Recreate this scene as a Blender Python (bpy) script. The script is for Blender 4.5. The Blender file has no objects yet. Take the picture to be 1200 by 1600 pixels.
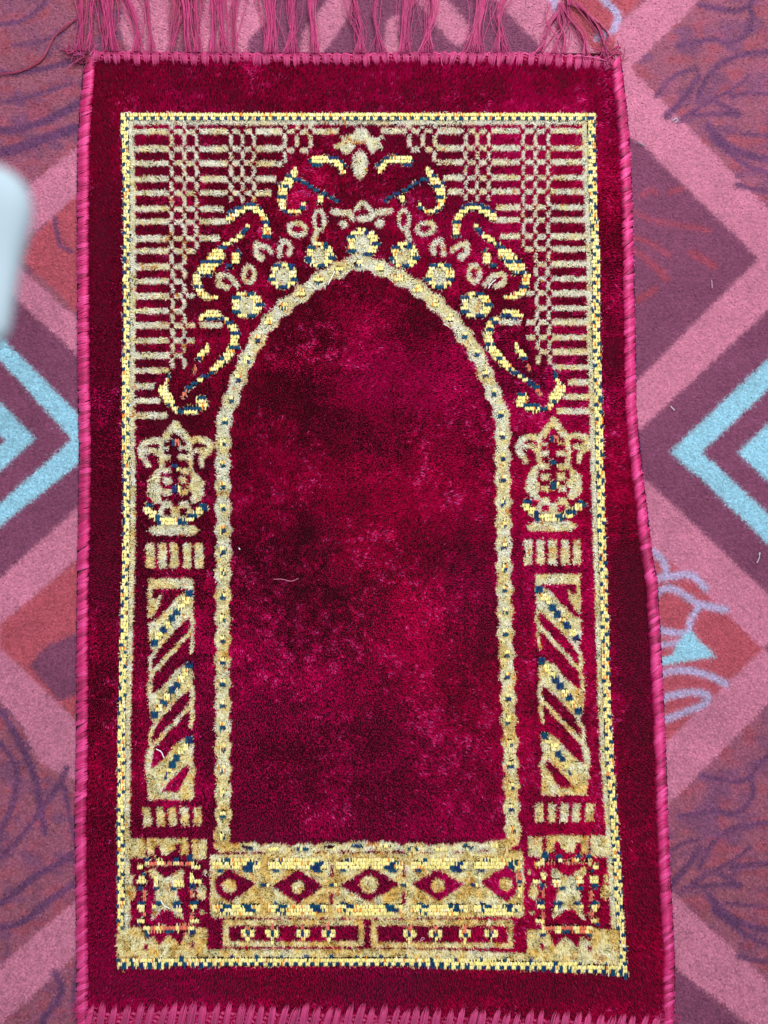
import bpy, math
import numpy as np
from mathutils import Matrix
R = np.random.default_rng(7)
sc = bpy.context.scene
C = sc.collection

# ------------------------------------------------------------------ camera
F = 26/36*1600.0            # focal length in photo pixels (photo is 1200 x 1600)
TILT = math.radians(3.4)
CAMH = 0.92
cam = bpy.data.cameras.new('camera'); camo = bpy.data.objects.new('camera', cam); C.objects.link(camo)
cam.sensor_fit = 'VERTICAL'; cam.sensor_height = 36; cam.lens = 26
cam.clip_start = 0.01; cam.clip_end = 20
CY = -math.tan(TILT)*CAMH
camo.location = (0, CY, CAMH); camo.rotation_euler = (TILT, 0, 0)
cam.dof.use_dof = True; cam.dof.focus_distance = 0.915; cam.dof.aperture_fstop = 2.3
sc.camera = camo
# ------------------------------------------------------------------ world and light
w = bpy.data.worlds.new('World'); sc.world = w; w.use_nodes = True
bg = w.node_tree.nodes['Background']; bg.inputs[0].default_value = (0.82, 0.90, 1.0, 1); bg.inputs[1].default_value = 0.62
def area(name, loc, target, size, power, col):
    l = bpy.data.lights.new(name, 'AREA'); l.shape = 'DISK'; l.size = size; l.energy = power; l.color = col
    o = bpy.data.objects.new(name, l); C.objects.link(o)
    from mathutils import Vector
    o.location = loc; o.rotation_euler = (Vector(target)-Vector(loc)).to_track_quat('-Z', 'Y').to_euler()
    return o
area('window_light', (0.75, 1.75, 1.55), (0.0, 0.0, 0), 0.9, 62, (0.93, 0.96, 1.0))
area('overhead_light', (-0.2, 0.25, 2.4), (0, 0, 0), 0.5, 30, (1.0, 0.97, 0.98))  # soft disk lamp shining down from above the rug
sc.view_settings.view_transform = 'Standard'; sc.view_settings.look = 'None'
sc.view_settings.exposure = 0.0; sc.view_settings.gamma = 1.0

# ------------------------------------------------------------------ helpers
S = CAMH/F                   # metres per photo pixel, about 0.0008
ct, st_ = math.cos(TILT), math.sin(TILT)
def P(px, py, z=0.0):
    px = np.asarray(px, float); py = np.asarray(py, float); z = np.asarray(z, float)
    dx = (px-600)/F; dy = (800-py)/F; dz = -1.0
    wx = dx; wy = dy*ct - dz*st_; wz = dy*st_ + dz*ct
    t = (z-CAMH)/wz
    return np.stack([wx*t, CY+wy*t, z+0*t], -1)
def lin(c):
    c = np.asarray(c, float)/255.0
    return np.where(c <= 0.04045, c/12.92, ((c+0.055)/1.055)**2.4)
def lattice_noise(shape, cell, seed):
    r = np.random.default_rng(seed)
    cy, cx = (cell if isinstance(cell, tuple) else (cell, cell))
    gh, gw = int(shape[0]/cy)+3, int(shape[1]/cx)+3
    g = r.random((gh, gw))
    y = np.arange(shape[0])/cy; x = np.arange(shape[1])/cx
    y0 = y.astype(int); x0 = x.astype(int); fy = y-y0; fx = x-x0
    fy = fy*fy*(3-2*fy); fx = fx*fx*(3-2*fx)
    a = g[np.ix_(y0, x0)]; b = g[np.ix_(y0, x0+1)]; c = g[np.ix_(y0+1, x0)]; d = g[np.ix_(y0+1, x0+1)]
    fx = fx[None, :]; fy = fy[:, None]
    return (a*(1-fx)+b*fx)*(1-fy)+(c*(1-fx)+d*fx)*fy
def mat(name, rough=0.7, spec=0.3, sheen=0.0, sheen_tint=(1, 1, 1), metal=0.0, attr=True, col=(0.5, 0.5, 0.5), grain=None, bump=None, trans=0.0):
    m = bpy.data.materials.new(name); m.use_nodes = True
    nt = m.node_tree; b = nt.nodes['Principled BSDF']
    b.inputs['Roughness'].default_value = rough; b.inputs['Specular IOR Level'].default_value = spec
    b.inputs['Sheen Weight'].default_value = sheen; b.inputs['Sheen Tint'].default_value = (*sheen_tint, 1); b.inputs['Sheen Roughness'].default_value = 0.4
    b.inputs['Metallic'].default_value = metal
    tc = nt.nodes.new('ShaderNodeTexCoord')
    if attr:
        a = nt.nodes.new('ShaderNodeAttribute'); a.attribute_name = 'Col'; src = a.outputs['Color']
    else:
        rgb = nt.nodes.new('ShaderNodeRGB'); rgb.outputs[0].default_value = (*col, 1); src = rgb.outputs[0]
    if grain:
        n = nt.nodes.new('ShaderNodeTexNoise'); n.inputs['Scale'].default_value = grain[0]; n.inputs['Detail'].default_value = 4
        mr = nt.nodes.new('ShaderNodeMapRange'); mr.inputs[1].default_value = 0.3; mr.inputs[2].default_value = 0.7
        mr.inputs[3].default_value = grain[1]; mr.inputs[4].default_value = grain[2]
        nt.links.new(tc.outputs['Object'], n.inputs['Vector']); nt.links.new(n.outputs['Fac'], mr.inputs[0])
        mx = nt.nodes.new('ShaderNodeVectorMath'); mx.operation = 'SCALE'
        nt.links.new(src, mx.inputs[0]); nt.links.new(mr.outputs[0], mx.inputs['Scale']); src = mx.outputs[0]
    if bump:
        n2 = nt.nodes.new('ShaderNodeTexNoise'); n2.inputs['Scale'].default_value = bump[0]; n2.inputs['Detail'].default_value = 3
        nt.links.new(tc.outputs['Object'], n2.inputs['Vector'])
        bp = nt.nodes.new('ShaderNodeBump'); bp.inputs['Strength'].default_value = bump[1]; bp.inputs['Distance'].default_value = bump[2]
        nt.links.new(n2.outputs['Fac'], bp.inputs['Height']); nt.links.new(bp.outputs[0], b.inputs['Normal'])
    nt.links.new(src, b.inputs['Base Color'])
    if trans:
        tr = nt.nodes.new('ShaderNodeBsdfTranslucent'); nt.links.new(src, tr.inputs['Color'])
        ms = nt.nodes.new('ShaderNodeMixShader'); ms.inputs[0].default_value = trans
        nt.links.new(b.outputs[0], ms.inputs[1]); nt.links.new(tr.outputs[0], ms.inputs[2])
        nt.links.new(ms.outputs[0], nt.nodes['Material Output'].inputs['Surface'])
    return m
M_velvet = mat('red velvet pile', 0.6, 0.06, 0.10, (1.0, 0.18, 0.50), trans=.10)
M_cream = mat('cream wool pile', 0.75, 0.25, trans=.45)
M_lurex = mat('metallic thread', 0.35, 0.6, metal=0.25)
M_carpet = mat('carpet pile', 0.9, 0.12, trans=.35)
M_yarn = mat('pink yarn', 0.5, 0.45, 0.15, (1, .5, .8), grain=(900, .75, 1.2))
M_back = mat('rug backing', 0.9, 0.1, attr=False, col=(0.035, 0.002, 0.008), grain=(300, .7, 1.2))
M_base = mat('carpet backing', 0.95, 0.1, attr=False, col=(0.16, 0.055, 0.10), grain=(60, .6, 1.3), bump=(700, .6, .001))
M_cloth = mat('white cloth', 0.8, 0.2, attr=False, col=(0.29, 0.36, 0.40), grain=(14, .93, 1.05), bump=(240, .3, .0008))
M_lint = mat('lint', 0.6, 0.3, attr=False, col=(0.7, 0.6, 0.65))

def build(name, V, faces, sizes, colors=None, material=None, parent=None, smooth=False, kind=None, label=None):
    """V (n,3) verts; faces flat int array of loops; sizes ints per polygon; ONE mesh object"""
    me = bpy.data.meshes.new(name)
    V = np.asarray(V, np.float32).reshape(-1, 3); faces = np.asarray(faces, np.int32).ravel(); sizes = np.asarray(sizes, np.int32)
    me.vertices.add(len(V)); me.vertices.foreach_set('co', V.ravel())
    me.loops.add(len(faces)); me.loops.foreach_set('vertex_index', faces)
    me.polygons.add(len(sizes)); me.polygons.foreach_set('loop_start', np.concatenate([[0], np.cumsum(sizes)[:-1]]).astype(np.int32))
    me.polygons.foreach_set('loop_total', sizes)
    me.polygons.foreach_set('use_smooth', np.full(len(sizes), smooth))
    if colors is not None:
        a = me.color_attributes.new('Col', 'FLOAT_COLOR', 'POINT')
        c = np.ones((len(V), 4), np.float32); c[:, :3] = colors
        a.data.foreach_set('color', c.ravel())
    me.update(calc_edges=True)
    if material: me.materials.append(material)
    o = bpy.data.objects.new(name, me); C.objects.link(o)
    if parent is not None: o.parent = parent
    if kind: o['kind'] = kind
    if label: o['label'] = label
    return o

def blades(pt, length, lean, width, col, ang, tipw=0.35, bend=0.5, z0=0.0035):
    """pt (n,2) photo px, length m, lean (n,2) world-xy lean as share of the length, width m, col (n,3)"""
    n = len(pt)
    z0 = np.zeros(n)+z0
    length = np.zeros(n)+length; width = np.zeros(n)+width
    lm = np.linalg.norm(lean, axis=1); lm2 = np.clip(lm, 0, 0.93)
    ln = lean/np.maximum(lm, 1e-6)[:, None]
    h = np.sqrt(1-lm2**2)*length; off = ln*(lm2*length)[:, None]
    tip_z = z0+h
    # anchor at its tip height so that the visible surface lands on the drawn pixel
    A = P(pt[:, 0], pt[:, 1], tip_z)
    root = A.copy(); root[:, :2] -= off*0.5; root[:, 2] = z0
    tip = A.copy(); tip[:, :2] += off*0.5
    mid = (root+tip)/2; mid[:, 2] += 0.12*length*lm2; mid[:, :2] -= off*0.10
    wd = np.stack([np.cos(ang), np.sin(ang), np.zeros(n)], -1)*(width/2)[:, None]
    V = np.stack([root-wd, root+wd, mid+wd, mid-wd, tip+wd*tipw, tip-wd*tipw], 1)
    base = (np.arange(n)*6)[:, None]
    Fq = base+np.array([[0, 1, 2, 3, 3, 2, 4, 5]])
    cc = np.repeat(col, 6, axis=0)
    return V.reshape(-1, 3), Fq.ravel(), np.full(2*n, 4), cc

def tubes(paths, rad, sides=3, taper=True):
    """list of (k,3) paths -> V, F, sizes, per-tube vertex counts"""
    Vs, Fs, cnt, b = [], [], [], 0
    for i, p in enumerate(paths):
        p = np.asarray(p, float); k = len(p); r = rad[i] if hasattr(rad, '__len__') else rad
        t = np.gradient(p, axis=0); t /= np.maximum(np.linalg.norm(t, axis=1), 1e-9)[:, None]
        ref = np.array([0, 0, 1.0]) if abs(t[:, 2]).mean() < 0.8 else np.array([1.0, 0, 0])
        u = np.cross(t, ref); nn = np.linalg.norm(u, axis=1)
        u[nn < 1e-3] = [1, 0, 0]; u /= np.maximum(np.linalg.norm(u, axis=1), 1e-9)[:, None]
        v = np.cross(t, u)
        a = np.arange(sides)*2*math.pi/sides
        rr = np.full(k, r)
        if taper: rr[0] *= .4; rr[-1] *= .4
        ring = p[:, None, :]+(u[:, None, :]*np.cos(a)[None, :, None]+v[:, None, :]*np.sin(a)[None, :, None])*rr[:, None, None]
        Vs.append(ring.reshape(-1, 3))
        i0 = np.arange(k-1)[:, None]*sides+np.arange(sides)[None, :]
        i1 = np.arange(k-1)[:, None]*sides+((np.arange(sides)+1) % sides)[None, :]
        q = np.stack([i0, i1, i1+sides, i0+sides], -1).reshape(-1)+b
        Fs.append(q); cnt.append(k*sides); b += k*sides
    V = np.concatenate(Vs); Fa = np.concatenate(Fs)
    return V, Fa, np.full(len(Fa)//4, 4), cnt

# ------------------------------------------------------------------ raster pattern maps in rug-plan coordinates
H, W = 1660, 1240
LAB = np.zeros((H, W), np.int32); STI = np.zeros((H, W), np.int8)
YY, XX = np.mgrid[0:H, 0:W].astype(np.float32)
TF = None
def tp(pts):
    pts = np.asarray(pts, float)
    return pts if TF is None else np.array([TF(x, y) for x, y in pts])
def bbox(p, m=0):
    x0 = max(int(p[:, 0].min()-m)-1, 0); x1 = min(int(p[:, 0].max()+m)+2, W)
    y0 = max(int(p[:, 1].min()-m)-1, 0); y1 = min(int(p[:, 1].max()+m)+2, H)
    return slice(y0, y1), slice(x0, x1)
def in_poly(X, Y, p):
    ins = np.zeros(X.shape, bool); n = len(p)
    for i in range(n):
        x1, y1 = p[i]; x2, y2 = p[(i+1) % n]
        if y1 == y2: continue
        c = ((y1 > Y) != (y2 > Y)) & (X < (x2-x1)*(Y-y1)/(y2-y1)+x1)
        ins ^= c
    return ins
def seg_mask(X, Y, p, w):
    w = np.zeros(len(p))+w; m = np.zeros(X.shape, bool)
    for i in range(len(p)-1):
        a, b = p[i], p[i+1]; d = b-a; L = max((d**2).sum(), 1e-6)
        t = np.clip(((X-a[0])*d[0]+(Y-a[1])*d[1])/L, 0, 1)
        m |= np.hypot(X-a[0]-t*d[0], Y-a[1]-t*d[1]) < (w[i]+(w[i+1]-w[i])*t)/2
    return m
def put(sl, m, pid, s):
    if pid is not None: LAB[sl][m] = pid
    if s is not None: STI[sl][m] = s
def poly(pid, pts, s=0):
    p = tp(pts); sl = bbox(p); put(sl, in_poly(XX[sl], YY[sl], p), pid, s)
def rect(pid, x0, y0, x1, y1, s=0): poly(pid, [(x0, y0), (x1, y0), (x1, y1), (x0, y1)], s)
def stroke(pid, pts, w, s=0):
    p = tp(pts); sl = bbox(p, np.max(w)); put(sl, seg_mask(XX[sl], YY[sl], p, w), pid, s)
def ell(pid, cx, cy, rx, ry, s=0, rot=0.0, hole=0.0):
    c = tp([(cx, cy)])[0]; r = max(rx, ry)
    sl = bbox(np.array([c]), r+2); X = XX[sl]-c[0]; Y = YY[sl]-c[1]
    if TF is not None and TF(1, 0)[0] < TF(0, 0)[0]: rot = -rot
    u = X*math.cos(rot)+Y*math.sin(rot); v = -X*math.sin(rot)+Y*math.cos(rot)
    d = np.hypot(u/rx, v/ry); m = d < 1
    if hole: m &= np.hypot(u/(rx-hole), v/(ry-hole)) > 1
    put(sl, m, pid, s)

PARTS = [None]     # id -> dict
def part(name, warm=0.5, label=None):
    PARTS.append(dict(name=name, warm=warm, label=label)); return len(PARTS)-1
Y_, T_, O_ = 1, 2, 3     # yellow, teal, salmon threads

# ---- rug outline
LEFT = [(133, 84), (132, 110), (127, 160), (123, 220), (122, 300), (122, 400), (123, 600), (125, 700), (124, 800), (122, 900), (121, 1000), (121, 1100), (120, 1200), (118, 1290), (120, 1400), (121, 1500), (121, 1620)]
RIGHT = [(968, 86), (971, 110), (977, 160), (982, 215), (986, 290), (989, 400), (992, 550), (993, 640), (999, 705), (1008, 780), (1017, 860), (1026, 910), (1031, 1000), (1036, 1100), (1040, 1200), (1043, 1300), (1048, 1400), (1053, 1500), (1052, 1620)]
OUT = LEFT+RIGHT[::-1]
VELVET = part('velvet_pile', 0)
poly(VELVET, OUT)
# ---- frame
FL = [(188, 176), (190, 240), (192, 330), (192, 450), (191, 560), (190, 660), (192, 760), (191, 850), (188, 950), (186, 1050), (184, 1120), (183, 1250), (182, 1350), (183, 1512)]
FR = [(929, 176), (932, 300), (936, 390), (937, 500), (941, 650), (942, 700), (944, 770), (947, 860), (949, 920), (951, 1000), (954, 1100), (959, 1200), (966, 1290), (972, 1400), (976, 1460), (980, 1524)]
FB = [(183, 1512), (330, 1510), (600, 1509), (700, 1512), (860, 1517), (980, 1524)]
def shift(pts, dx, dy): return [(x+dx, y+dy) for x, y in pts]
ft = part('frame_top_band', .15, 'pale cream top edge of the woven frame with small dark squares')
poly(ft, [(188, 176), (929, 175), (929, 193), (560, 194), (188, 194)])
fl = part('frame_side_band', .35); poly(fl, FL+shift(FL, 19, 0)[::-1])
fr = part('frame_side_band', .35); poly(fr, FR+shift(FR, -20, 0)[::-1])
fb = part('frame_bottom_band', .6, 'golden bottom edge of the woven frame'); poly(fb, FB+[(980, 1500), (860, 1491), (700, 1485), (600, 1483), (330, 1484), (183, 1490)])
# thread rows of the frame
poly(ft, [(188, 176), (929, 175), (929, 186), (188, 187)], Y_)
poly(fl, FL+shift(FL, 11, 0)[::-1], Y_)
poly(fr, FR+shift(FR, -12, 0)[::-1], Y_)
poly(fb, FB+[(980, 1509), (860, 1503), (700, 1498), (600, 1495), (330, 1496), (183, 1499)], Y_)
x = 197.0
while x < 928: rect(ft, x, 181, x+5.5, 187, T_); x += 12.7
def alongpoly(pts, step, start=0):
    p = np.array(pts, float); d = np.r_[0, np.cumsum(np.hypot(*np.diff(p, axis=0).T))]
    s = np.arange(start, d[-1], step); return np.stack([np.interp(s, d, p[:, 0]), np.interp(s, d, p[:, 1])], 1)
for (x, y) in alongpoly(FL, 21.5, 12): rect(fl, x-1, y, x+4.5, y+6, T_)
for (x, y) in alongpoly(FL, 21.5, 3): rect(fl, x+6, y, x+11, y+5, T_)
for (x, y) in alongpoly(FR, 21.5, 14): rect(fr, x-5, y, x+1, y+6.5, T_)
for (x, y) in alongpoly(FR, 21.5, 4): rect(fr, x-12, y, x-6.5, y+5.5, T_)
for (x, y) in alongpoly(FB, 13.4, 8): rect(fb, x-1, y-7, x+5.5, y+1, T_)
for (x, y) in alongpoly(FB, 39, 20): rect(fb, x, y-16, x+5, y-10, T_)

# ---- lattice in both spandrels
def mir_l(x, y): return (1123.5-x+max(y-380, 0)*0.022, y-1-(y-204)*0.0125)
def mir_m(x, y): return (1128.5-x+max(y-520, 0)*0.01, y-1-max(y-330, 0)*0.008)
ROWS = [204, 231, 253.5, 278, 300, 325, 345, 371, 391, 415, 438, 461, 485, 507, 531, 554, 578, 602, 625, 648]
def bar(x0, x1, y, h=9.0):
    i = part('lattice_bar', .25); poly(i, [(x0, y-h/2+.5), ((x0+x1)/2, y-h/2), (x1, y-h/2+.3), (x1, y+h/2), ((x0+x1)/2, y+h/2+.4), (x0, y+h/2)])
def link(x, y0, y1, w_=7.0):
    i = part('lattice_link', .12); h_ = w_/2-.3; poly(i, [(x-1-h_, y0-1.5), (x-1+h_, y0-1.5), (x+.7+h_, (y0+y1)/2), (x-.3+h_, y1+1.5), (x-.3-h_, y1+1.5), (x+.7-h_, (y0+y1)/2)])
def lattice():
    n = len(ROWS)
    for k, y in enumerate(ROWS):
        xe = 264 if k < 17 else (241, 250, 260)[k-17]
        bar(207, xe, y, 10 if k > 6 and k % 2 else 8.5)
    for k, y in enumerate(ROWS[:16]):          # first lattice column
        bar(271, 285, y, 8); 
        if k < 9 or k in (11, 13, 14): bar(290, 304, y, 8)
        y2 = ROWS[k+1]
        link(267+(k > 8)*1.5, y+6, y2-5, 6.5); link(287, y+6, y2-5, 6.5)
        if k < 8: link(306, y+6, y2-5, 6)
    link(267, 194, 199, 8); link(287, 194, 199, 6); link(306, 194, 199, 6)
    for y in ROWS[:5]: bar(311, 356, y)
    bar(311, 349, 325); bar(311, 356, 345); bar(311, 343, 371); bar(312, 347, 507)
    for k in range(5):                         # second lattice column
        y, y2 = ROWS[k], (ROWS[k+1] if k < 4 else 318)
        bar(363, 375, y, 8); bar(381, 393, y, 8)
        link(360, y+6, y2-5, 6); link(378, y+6, y2-5, 6); link(396, y+6, y2-5, 6)
    for k, xe in ((0, 441), (1, 441), (2, 441), (3, 431), (4, 424)): bar(399, xe, ROWS[k])
    bar(448, 460, 204, 7); bar(468, 481, 204, 8); bar(448, 460, 233, 8); bar(468, 481, 233, 8)
    link(444, 210, 228, 7); link(463, 210, 226, 7); link(484, 210, 228, 6.5); link(445, 237, 252, 6)
    link(444, 194, 199, 6); link(464, 194, 199, 7); link(484, 194, 199, 7)
    bar(488, 529, 204)
for TF in (None, mir_l): lattice()
TF = None

# ---- crest and oval
i = part('crest', .45, 'cream winged crest under the top edge')
poly(i, [(556, 199), (571, 199), (576, 210), (585, 214), (597, 209), (601, 214), (591, 219), (599, 226), (597, 233), (588, 231), (582, 239), (575, 233), (571, 223), (557, 223), (553, 231), (543, 240), (536, 237), (530, 231), (521, 229), (521, 224), (532, 221), (537, 216), (529, 213), (530, 210), (543, 212), (551, 208)])
i = part('oval_bud', .3, 'white oval bud below the crest'); ell(i, 562, 256, 12.5, 22)

# ---- ribbons, curls and buds (left, then mirrored right)
def ribbons():
    i = part('scroll_ribbon', .6)
    stroke(i, [(483, 250), (492, 246), (508, 244), (525, 247), (540, 259)], 5, T_)
    stroke(i, [(489, 249), (508, 249), (524, 252), (531, 260), (535, 268)], 8.5, Y_); stroke(i, [(488, 257), (500, 256)], 4, T_)
    i = part('scroll_ribbon', .6)
    stroke(i, [(453, 276), (475, 284), (494, 297), (508, 302), (527, 313)], 5, T_)
    stroke(i, [(461, 266), (452, 281), (442, 295), (439, 310), (442, 324)], [8, 15, 15, 14, 9], Y_)
    stroke(i, [(442, 323), (449, 331), (460, 332), (470, 326), (474, 317)], 6, Y_)
    stroke(i, [(436, 287), (450, 292)], 4.5, T_); stroke(i, [(433, 305), (445, 309)], 4.5, T_); stroke(i, [(448, 273), (459, 279)], 4, T_)
    stroke(i, [(440, 326), (452, 334)], 3, T_); rect(i, 468, 322, 476, 327, T_)
    rect(i, 496, 304, 506, 315, Y_); rect(i, 495, 315, 501, 319, T_)
    i = part('scroll_ribbon', .6)
    stroke(i, [(356, 334), (368, 325), (380, 321), (395, 319), (408, 326)], 5, T_)
    stroke(i, [(358, 341), (370, 333), (381, 327), (394, 325), (406, 331), (414, 342), (417, 364)], [11, 9, 7, 7, 9, 10, 11], Y_)
    stroke(i, [(411, 348), (419, 349)], 5, T_); stroke(i, [(411, 368), (421, 368)], 5, T_)
    i = part('scroll_ribbon', .8)
    stroke(i, [(386, 354), (374, 369), (360, 377), (348, 384)], 6.5, Y_); stroke(i, [(384, 357), (377, 364)], 6, T_); stroke(i, [(352, 384), (342, 388)], 5.5, T_)
    poly(i, [(338, 388), (350, 392), (350, 403), (340, 412), (334, 423), (322, 428), (307, 427), (309, 416), (318, 407), (326, 396)], Y_)
    stroke(i, [(314, 408), (344, 407)], 5, T_); stroke(i, [(306, 427.5), (328, 429)], 4.5, T_)
    stroke(i, [(306, 433), (308, 446), (314, 458), (325, 464), (339, 466)], [12, 12, 10, 8, 4], Y_); stroke(i, [(306, 449), (315, 450)], 5, T_)
    i = part('scroll_leaf', .6); rect(i, 363, 397, 374, 412, Y_); rect(i, 353, 413, 363, 420, T_); stroke(i, [(370, 390), (374, 396)], 4, T_)
    i = part('scroll_ribbon', .6)
    stroke(i, [(313, 496), (324, 490), (338, 489), (344, 492)], [6, 9, 9, 4], Y_); stroke(i, [(322, 499), (340, 495), (352, 499)], 4, T_)
    stroke(i, [(353, 500), (364, 511), (367, 528), (363, 544), (353, 557), (341, 571), (330, 579)], [8, 12, 13, 12, 14, 11, 8], Y_)
    for a, b in (((354, 505), (362, 502)), ((361, 519), (372, 520)), ((358, 541), (372, 543)), ((345, 560), (352, 563))): stroke(i, [a, b], 5.5, T_)
    stroke(i, [(332, 581), (318, 588), (308, 595)], 6, T_); stroke(i, [(318, 591), (304, 598)], 5, Y_); stroke(i, [(303, 599), (290, 608)], 7, T_); stroke(i, [(291, 612), (285, 619)], 5, O_)
    i = part('scroll_leaf', .6); stroke(i, [(324, 538), (321, 548), (312, 556)], [4, 8, 10], Y_); stroke(i, [(307, 562), (314, 561)], 5, T_); stroke(i, [(306, 572), (301, 582)], 4, O_)
    i = part('scroll_curl', .7)
    stroke(i, [(262, 587), (262, 592)], 6, T_); stroke(i, [(260, 595), (257, 602)], 6, Y_); stroke(i, [(252, 605), (260, 611)], 6, T_)
    stroke(i, [(254, 610), (264, 625)], 15, Y_); stroke(i, [(262, 632), (272, 634)], 5, T_); stroke(i, [(268, 634), (275, 641)], 7, Y_); stroke(i, [(277, 641), (285, 643)], 6, T_)
    stroke(i, [(291, 643), (305, 642)], 8, Y_); stroke(i, [(290, 637), (312, 637)], 7, T_); stroke(i, [(312, 624), (318, 632)], 14, Y_); stroke(i, [(311, 620), (320, 620)], 5, T_)
    b = lambda w_=.2: part('bud', w_)
    i = b(); stroke(i, [(519, 329), (531, 331), (545, 331), (551, 341)], 9.5); ell(i, 536, 349, 7, 7)
    i = b(); ell(i, 498, 343, 11.5, 18, hole=6.5); stroke(i, [(495, 357), (489, 375)], 8)
    i = b(); ell(i, 464, 357, 17, 13, rot=.2, hole=7.5)
    i = b(); stroke(i, [(436, 398), (437, 384), (440, 374), (450, 380), (454, 388), (450, 396)], 8)
    i = b(); stroke(i, [(400, 397), (399, 380), (412, 384), (423, 392)], 8.5); ell(i, 407.5, 402, 7, 6)
    i = b(); ell(i, 388, 428, 12, 17, hole=7.5)
    i = b(.35); stroke(i, [(341, 430), (341, 443), (354, 448)], 9); stroke(i, [(345, 428), (358, 431), (370, 445)], 8.5)
for TF in (None, mir_m): ribbons()
TF = None
i = part('bud', .3, 'small cream bud above the middle roundel'); stroke(i, [(555, 326), (563, 316), (571, 318), (579, 328)], 7.5); ell(i, 566, 340, 9, 6)

# ---- roundels
for (cx, cy, rx, ry, sd) in ((566, 379, 25, 22, 0), (499, 398, 22, 20, 1), (442, 430, 22, 21, 2), (385, 475, 24, 21, 3), (631, 398, 22, 20, 4), (687, 430, 22, 21, 5), (743, 476, 24, 21, 6)):
    i = part('flower_roundel', .3)
    ell(i, cx, cy, rx, ry, Y_)
    for k in range(10):
        a = (k+0.3*(sd % 3))*2*math.pi/10
        if k % 2 == 0: ell(i, cx+rx*.86*math.cos(a), cy+ry*.86*math.sin(a), 7, 3.4, T_)
        elif k % 5 == 0: ell(VELVET, cx+rx*1.02*math.cos(a), cy+ry*1.02*math.sin(a), 4, 4)
    ell(i, cx-1, cy+1, rx*.5, ry*.66, 0)

# ---- arch
ARCH = [(346, 1312), (348, 1275), (347, 1150), (347, 1000), (348, 850), (347, 700), (350, 650), (362, 619), (376, 579), (389, 551), (411, 513), (433, 486), (468, 460), (499, 436), (530, 420), (562, 409), (586, 414), (624, 433), (661, 455), (696, 486), (718, 513), (744, 551), (757, 579), (772, 617), (784, 650), (785, 700), (786, 779), (787, 848), (788, 918), (790, 990), (793, 1057), (795, 1130), (798, 1200), (799, 1265), (802, 1308)]
AP = alongpoly(ARCH, 34.2, 6)
BEAD = []
for k, (x, y) in enumerate(AP):
    i = part('arch_bead', .35+.25*(y > 900)); BEAD.append(i)
    j0, j1 = max(k-1, 0), min(k+1, len(AP)-1)
    d = AP[j1]-AP[j0]; d /= np.hypot(*d); a = math.atan2(d[1], d[0])
    stroke(i, [(x-d[0]*17, y-d[1]*17), (x, y), (x+d[0]*17, y+d[1]*17)], [18, 25, 18]); ell(i, x, y, 14, 13.6, rot=a)
for k, (x, y) in enumerate(AP):
    i = BEAD[k]
    rect(i, x-4, y-6, x+4.5, y+1, Y_); rect(i, x-3, y+0, x+4.5, y+5, T_); rect(i, x-5, y+3, x, y+6, T_ if k % 2 else Y_)
    if 520 > y:
        rect(i, x-9, y-1, x+6, y+4, Y_)

# ---- vases
def vase():
    i = part('vase', .45, 'cream vase with curled handles')
    ell(i, 273, 664, 6.5, 8); stroke(i, [(271, 667), (258, 683)], 12); stroke(i, [(276, 667), (289, 683)], 12)
    stroke(i, [(252, 692), (241, 687), (225, 691), (218, 702), (221, 712), (231, 727)], [8, 10, 10, 9, 9, 7]); stroke(i, [(226, 704), (240, 702), (247, 710)], 8)
    stroke(i, [(293, 690), (307, 685), (322, 688), (329, 698), (324, 707), (314, 714), (314, 727)], [8, 10, 10, 10, 9, 8, 8]); stroke(i, [(322, 703), (308, 703)], 9)
    stroke(i, [(252, 686), (250, 710), (252, 733)], 8); stroke(i, [(294, 686), (297, 710), (296, 733)], 8)
    for (x0, y0, x1, y1) in ((254, 697, 264, 703), (254, 710, 266, 719), (280, 696, 293, 702), (278, 710, 292, 718), (252, 730, 266, 739), (281, 731, 295, 740),
                             (254, 746, 267, 757), (279, 744, 291, 756), (254, 765, 267, 774), (281, 764, 293, 774)): rect(i, x0, y0, x1, y1)
    poly(i, [(244, 731), (231, 750), (229, 773), (243, 787), (254, 786), (249, 775), (254, 762), (248, 756), (250, 735)])
    poly(i, [(300, 733), (317, 750), (318, 773), (304, 787), (294, 782), (300, 770), (292, 760), (299, 750), (297, 737)])
    poly(i, [(254, 783), (267, 783), (268, 792), (279, 791), (281, 782), (293, 783), (303, 803), (296, 812), (250, 812), (245, 800)])
    rect(VELVET, 255, 794, 266, 806); rect(VELVET, 280, 794, 291, 806); ell(VELVET, 272, 680, 6, 5.5)
    rect(i, 268, 687, 274, 696, T_); rect(i, 274, 687, 280, 695, O_); rect(i, 268, 724, 277, 731, T_); rect(i, 276, 729, 280, 734, Y_)
    rect(i, 269, 757, 277, 771, T_); rect(i, 277, 760, 281, 768, Y_)
    stroke(i, [(227, 795), (238, 804), (249, 812), (262, 814), (284, 814), (299, 809), (311, 798), (319, 793)], [8, 12, 10, 10, 10, 9, 10, 8], Y_)
    for a, b in (((245, 806), (248, 818)), ((279, 814), (288, 815)), ((294, 806), (306, 804)), ((230, 788), (236, 789)), ((314, 790), (322, 793))): stroke(i, [a, b], 7, T_)
    poly(i, [(243, 820), (229, 828), (238, 836), (299, 836), (311, 828), (298, 819)])
    for x in (233.5, 252.5, 271, 291, 309.5):
        i = part('capital_bar', .6); poly(i, [(x-6.5, 848), (x+6, 849), (x+7, 868), (x+6.5, 888), (x-6.5, 888), (x-5.5, 868)])
vase()
TF = lambda x, y: (x+591.5, y-6); vase()
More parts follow.
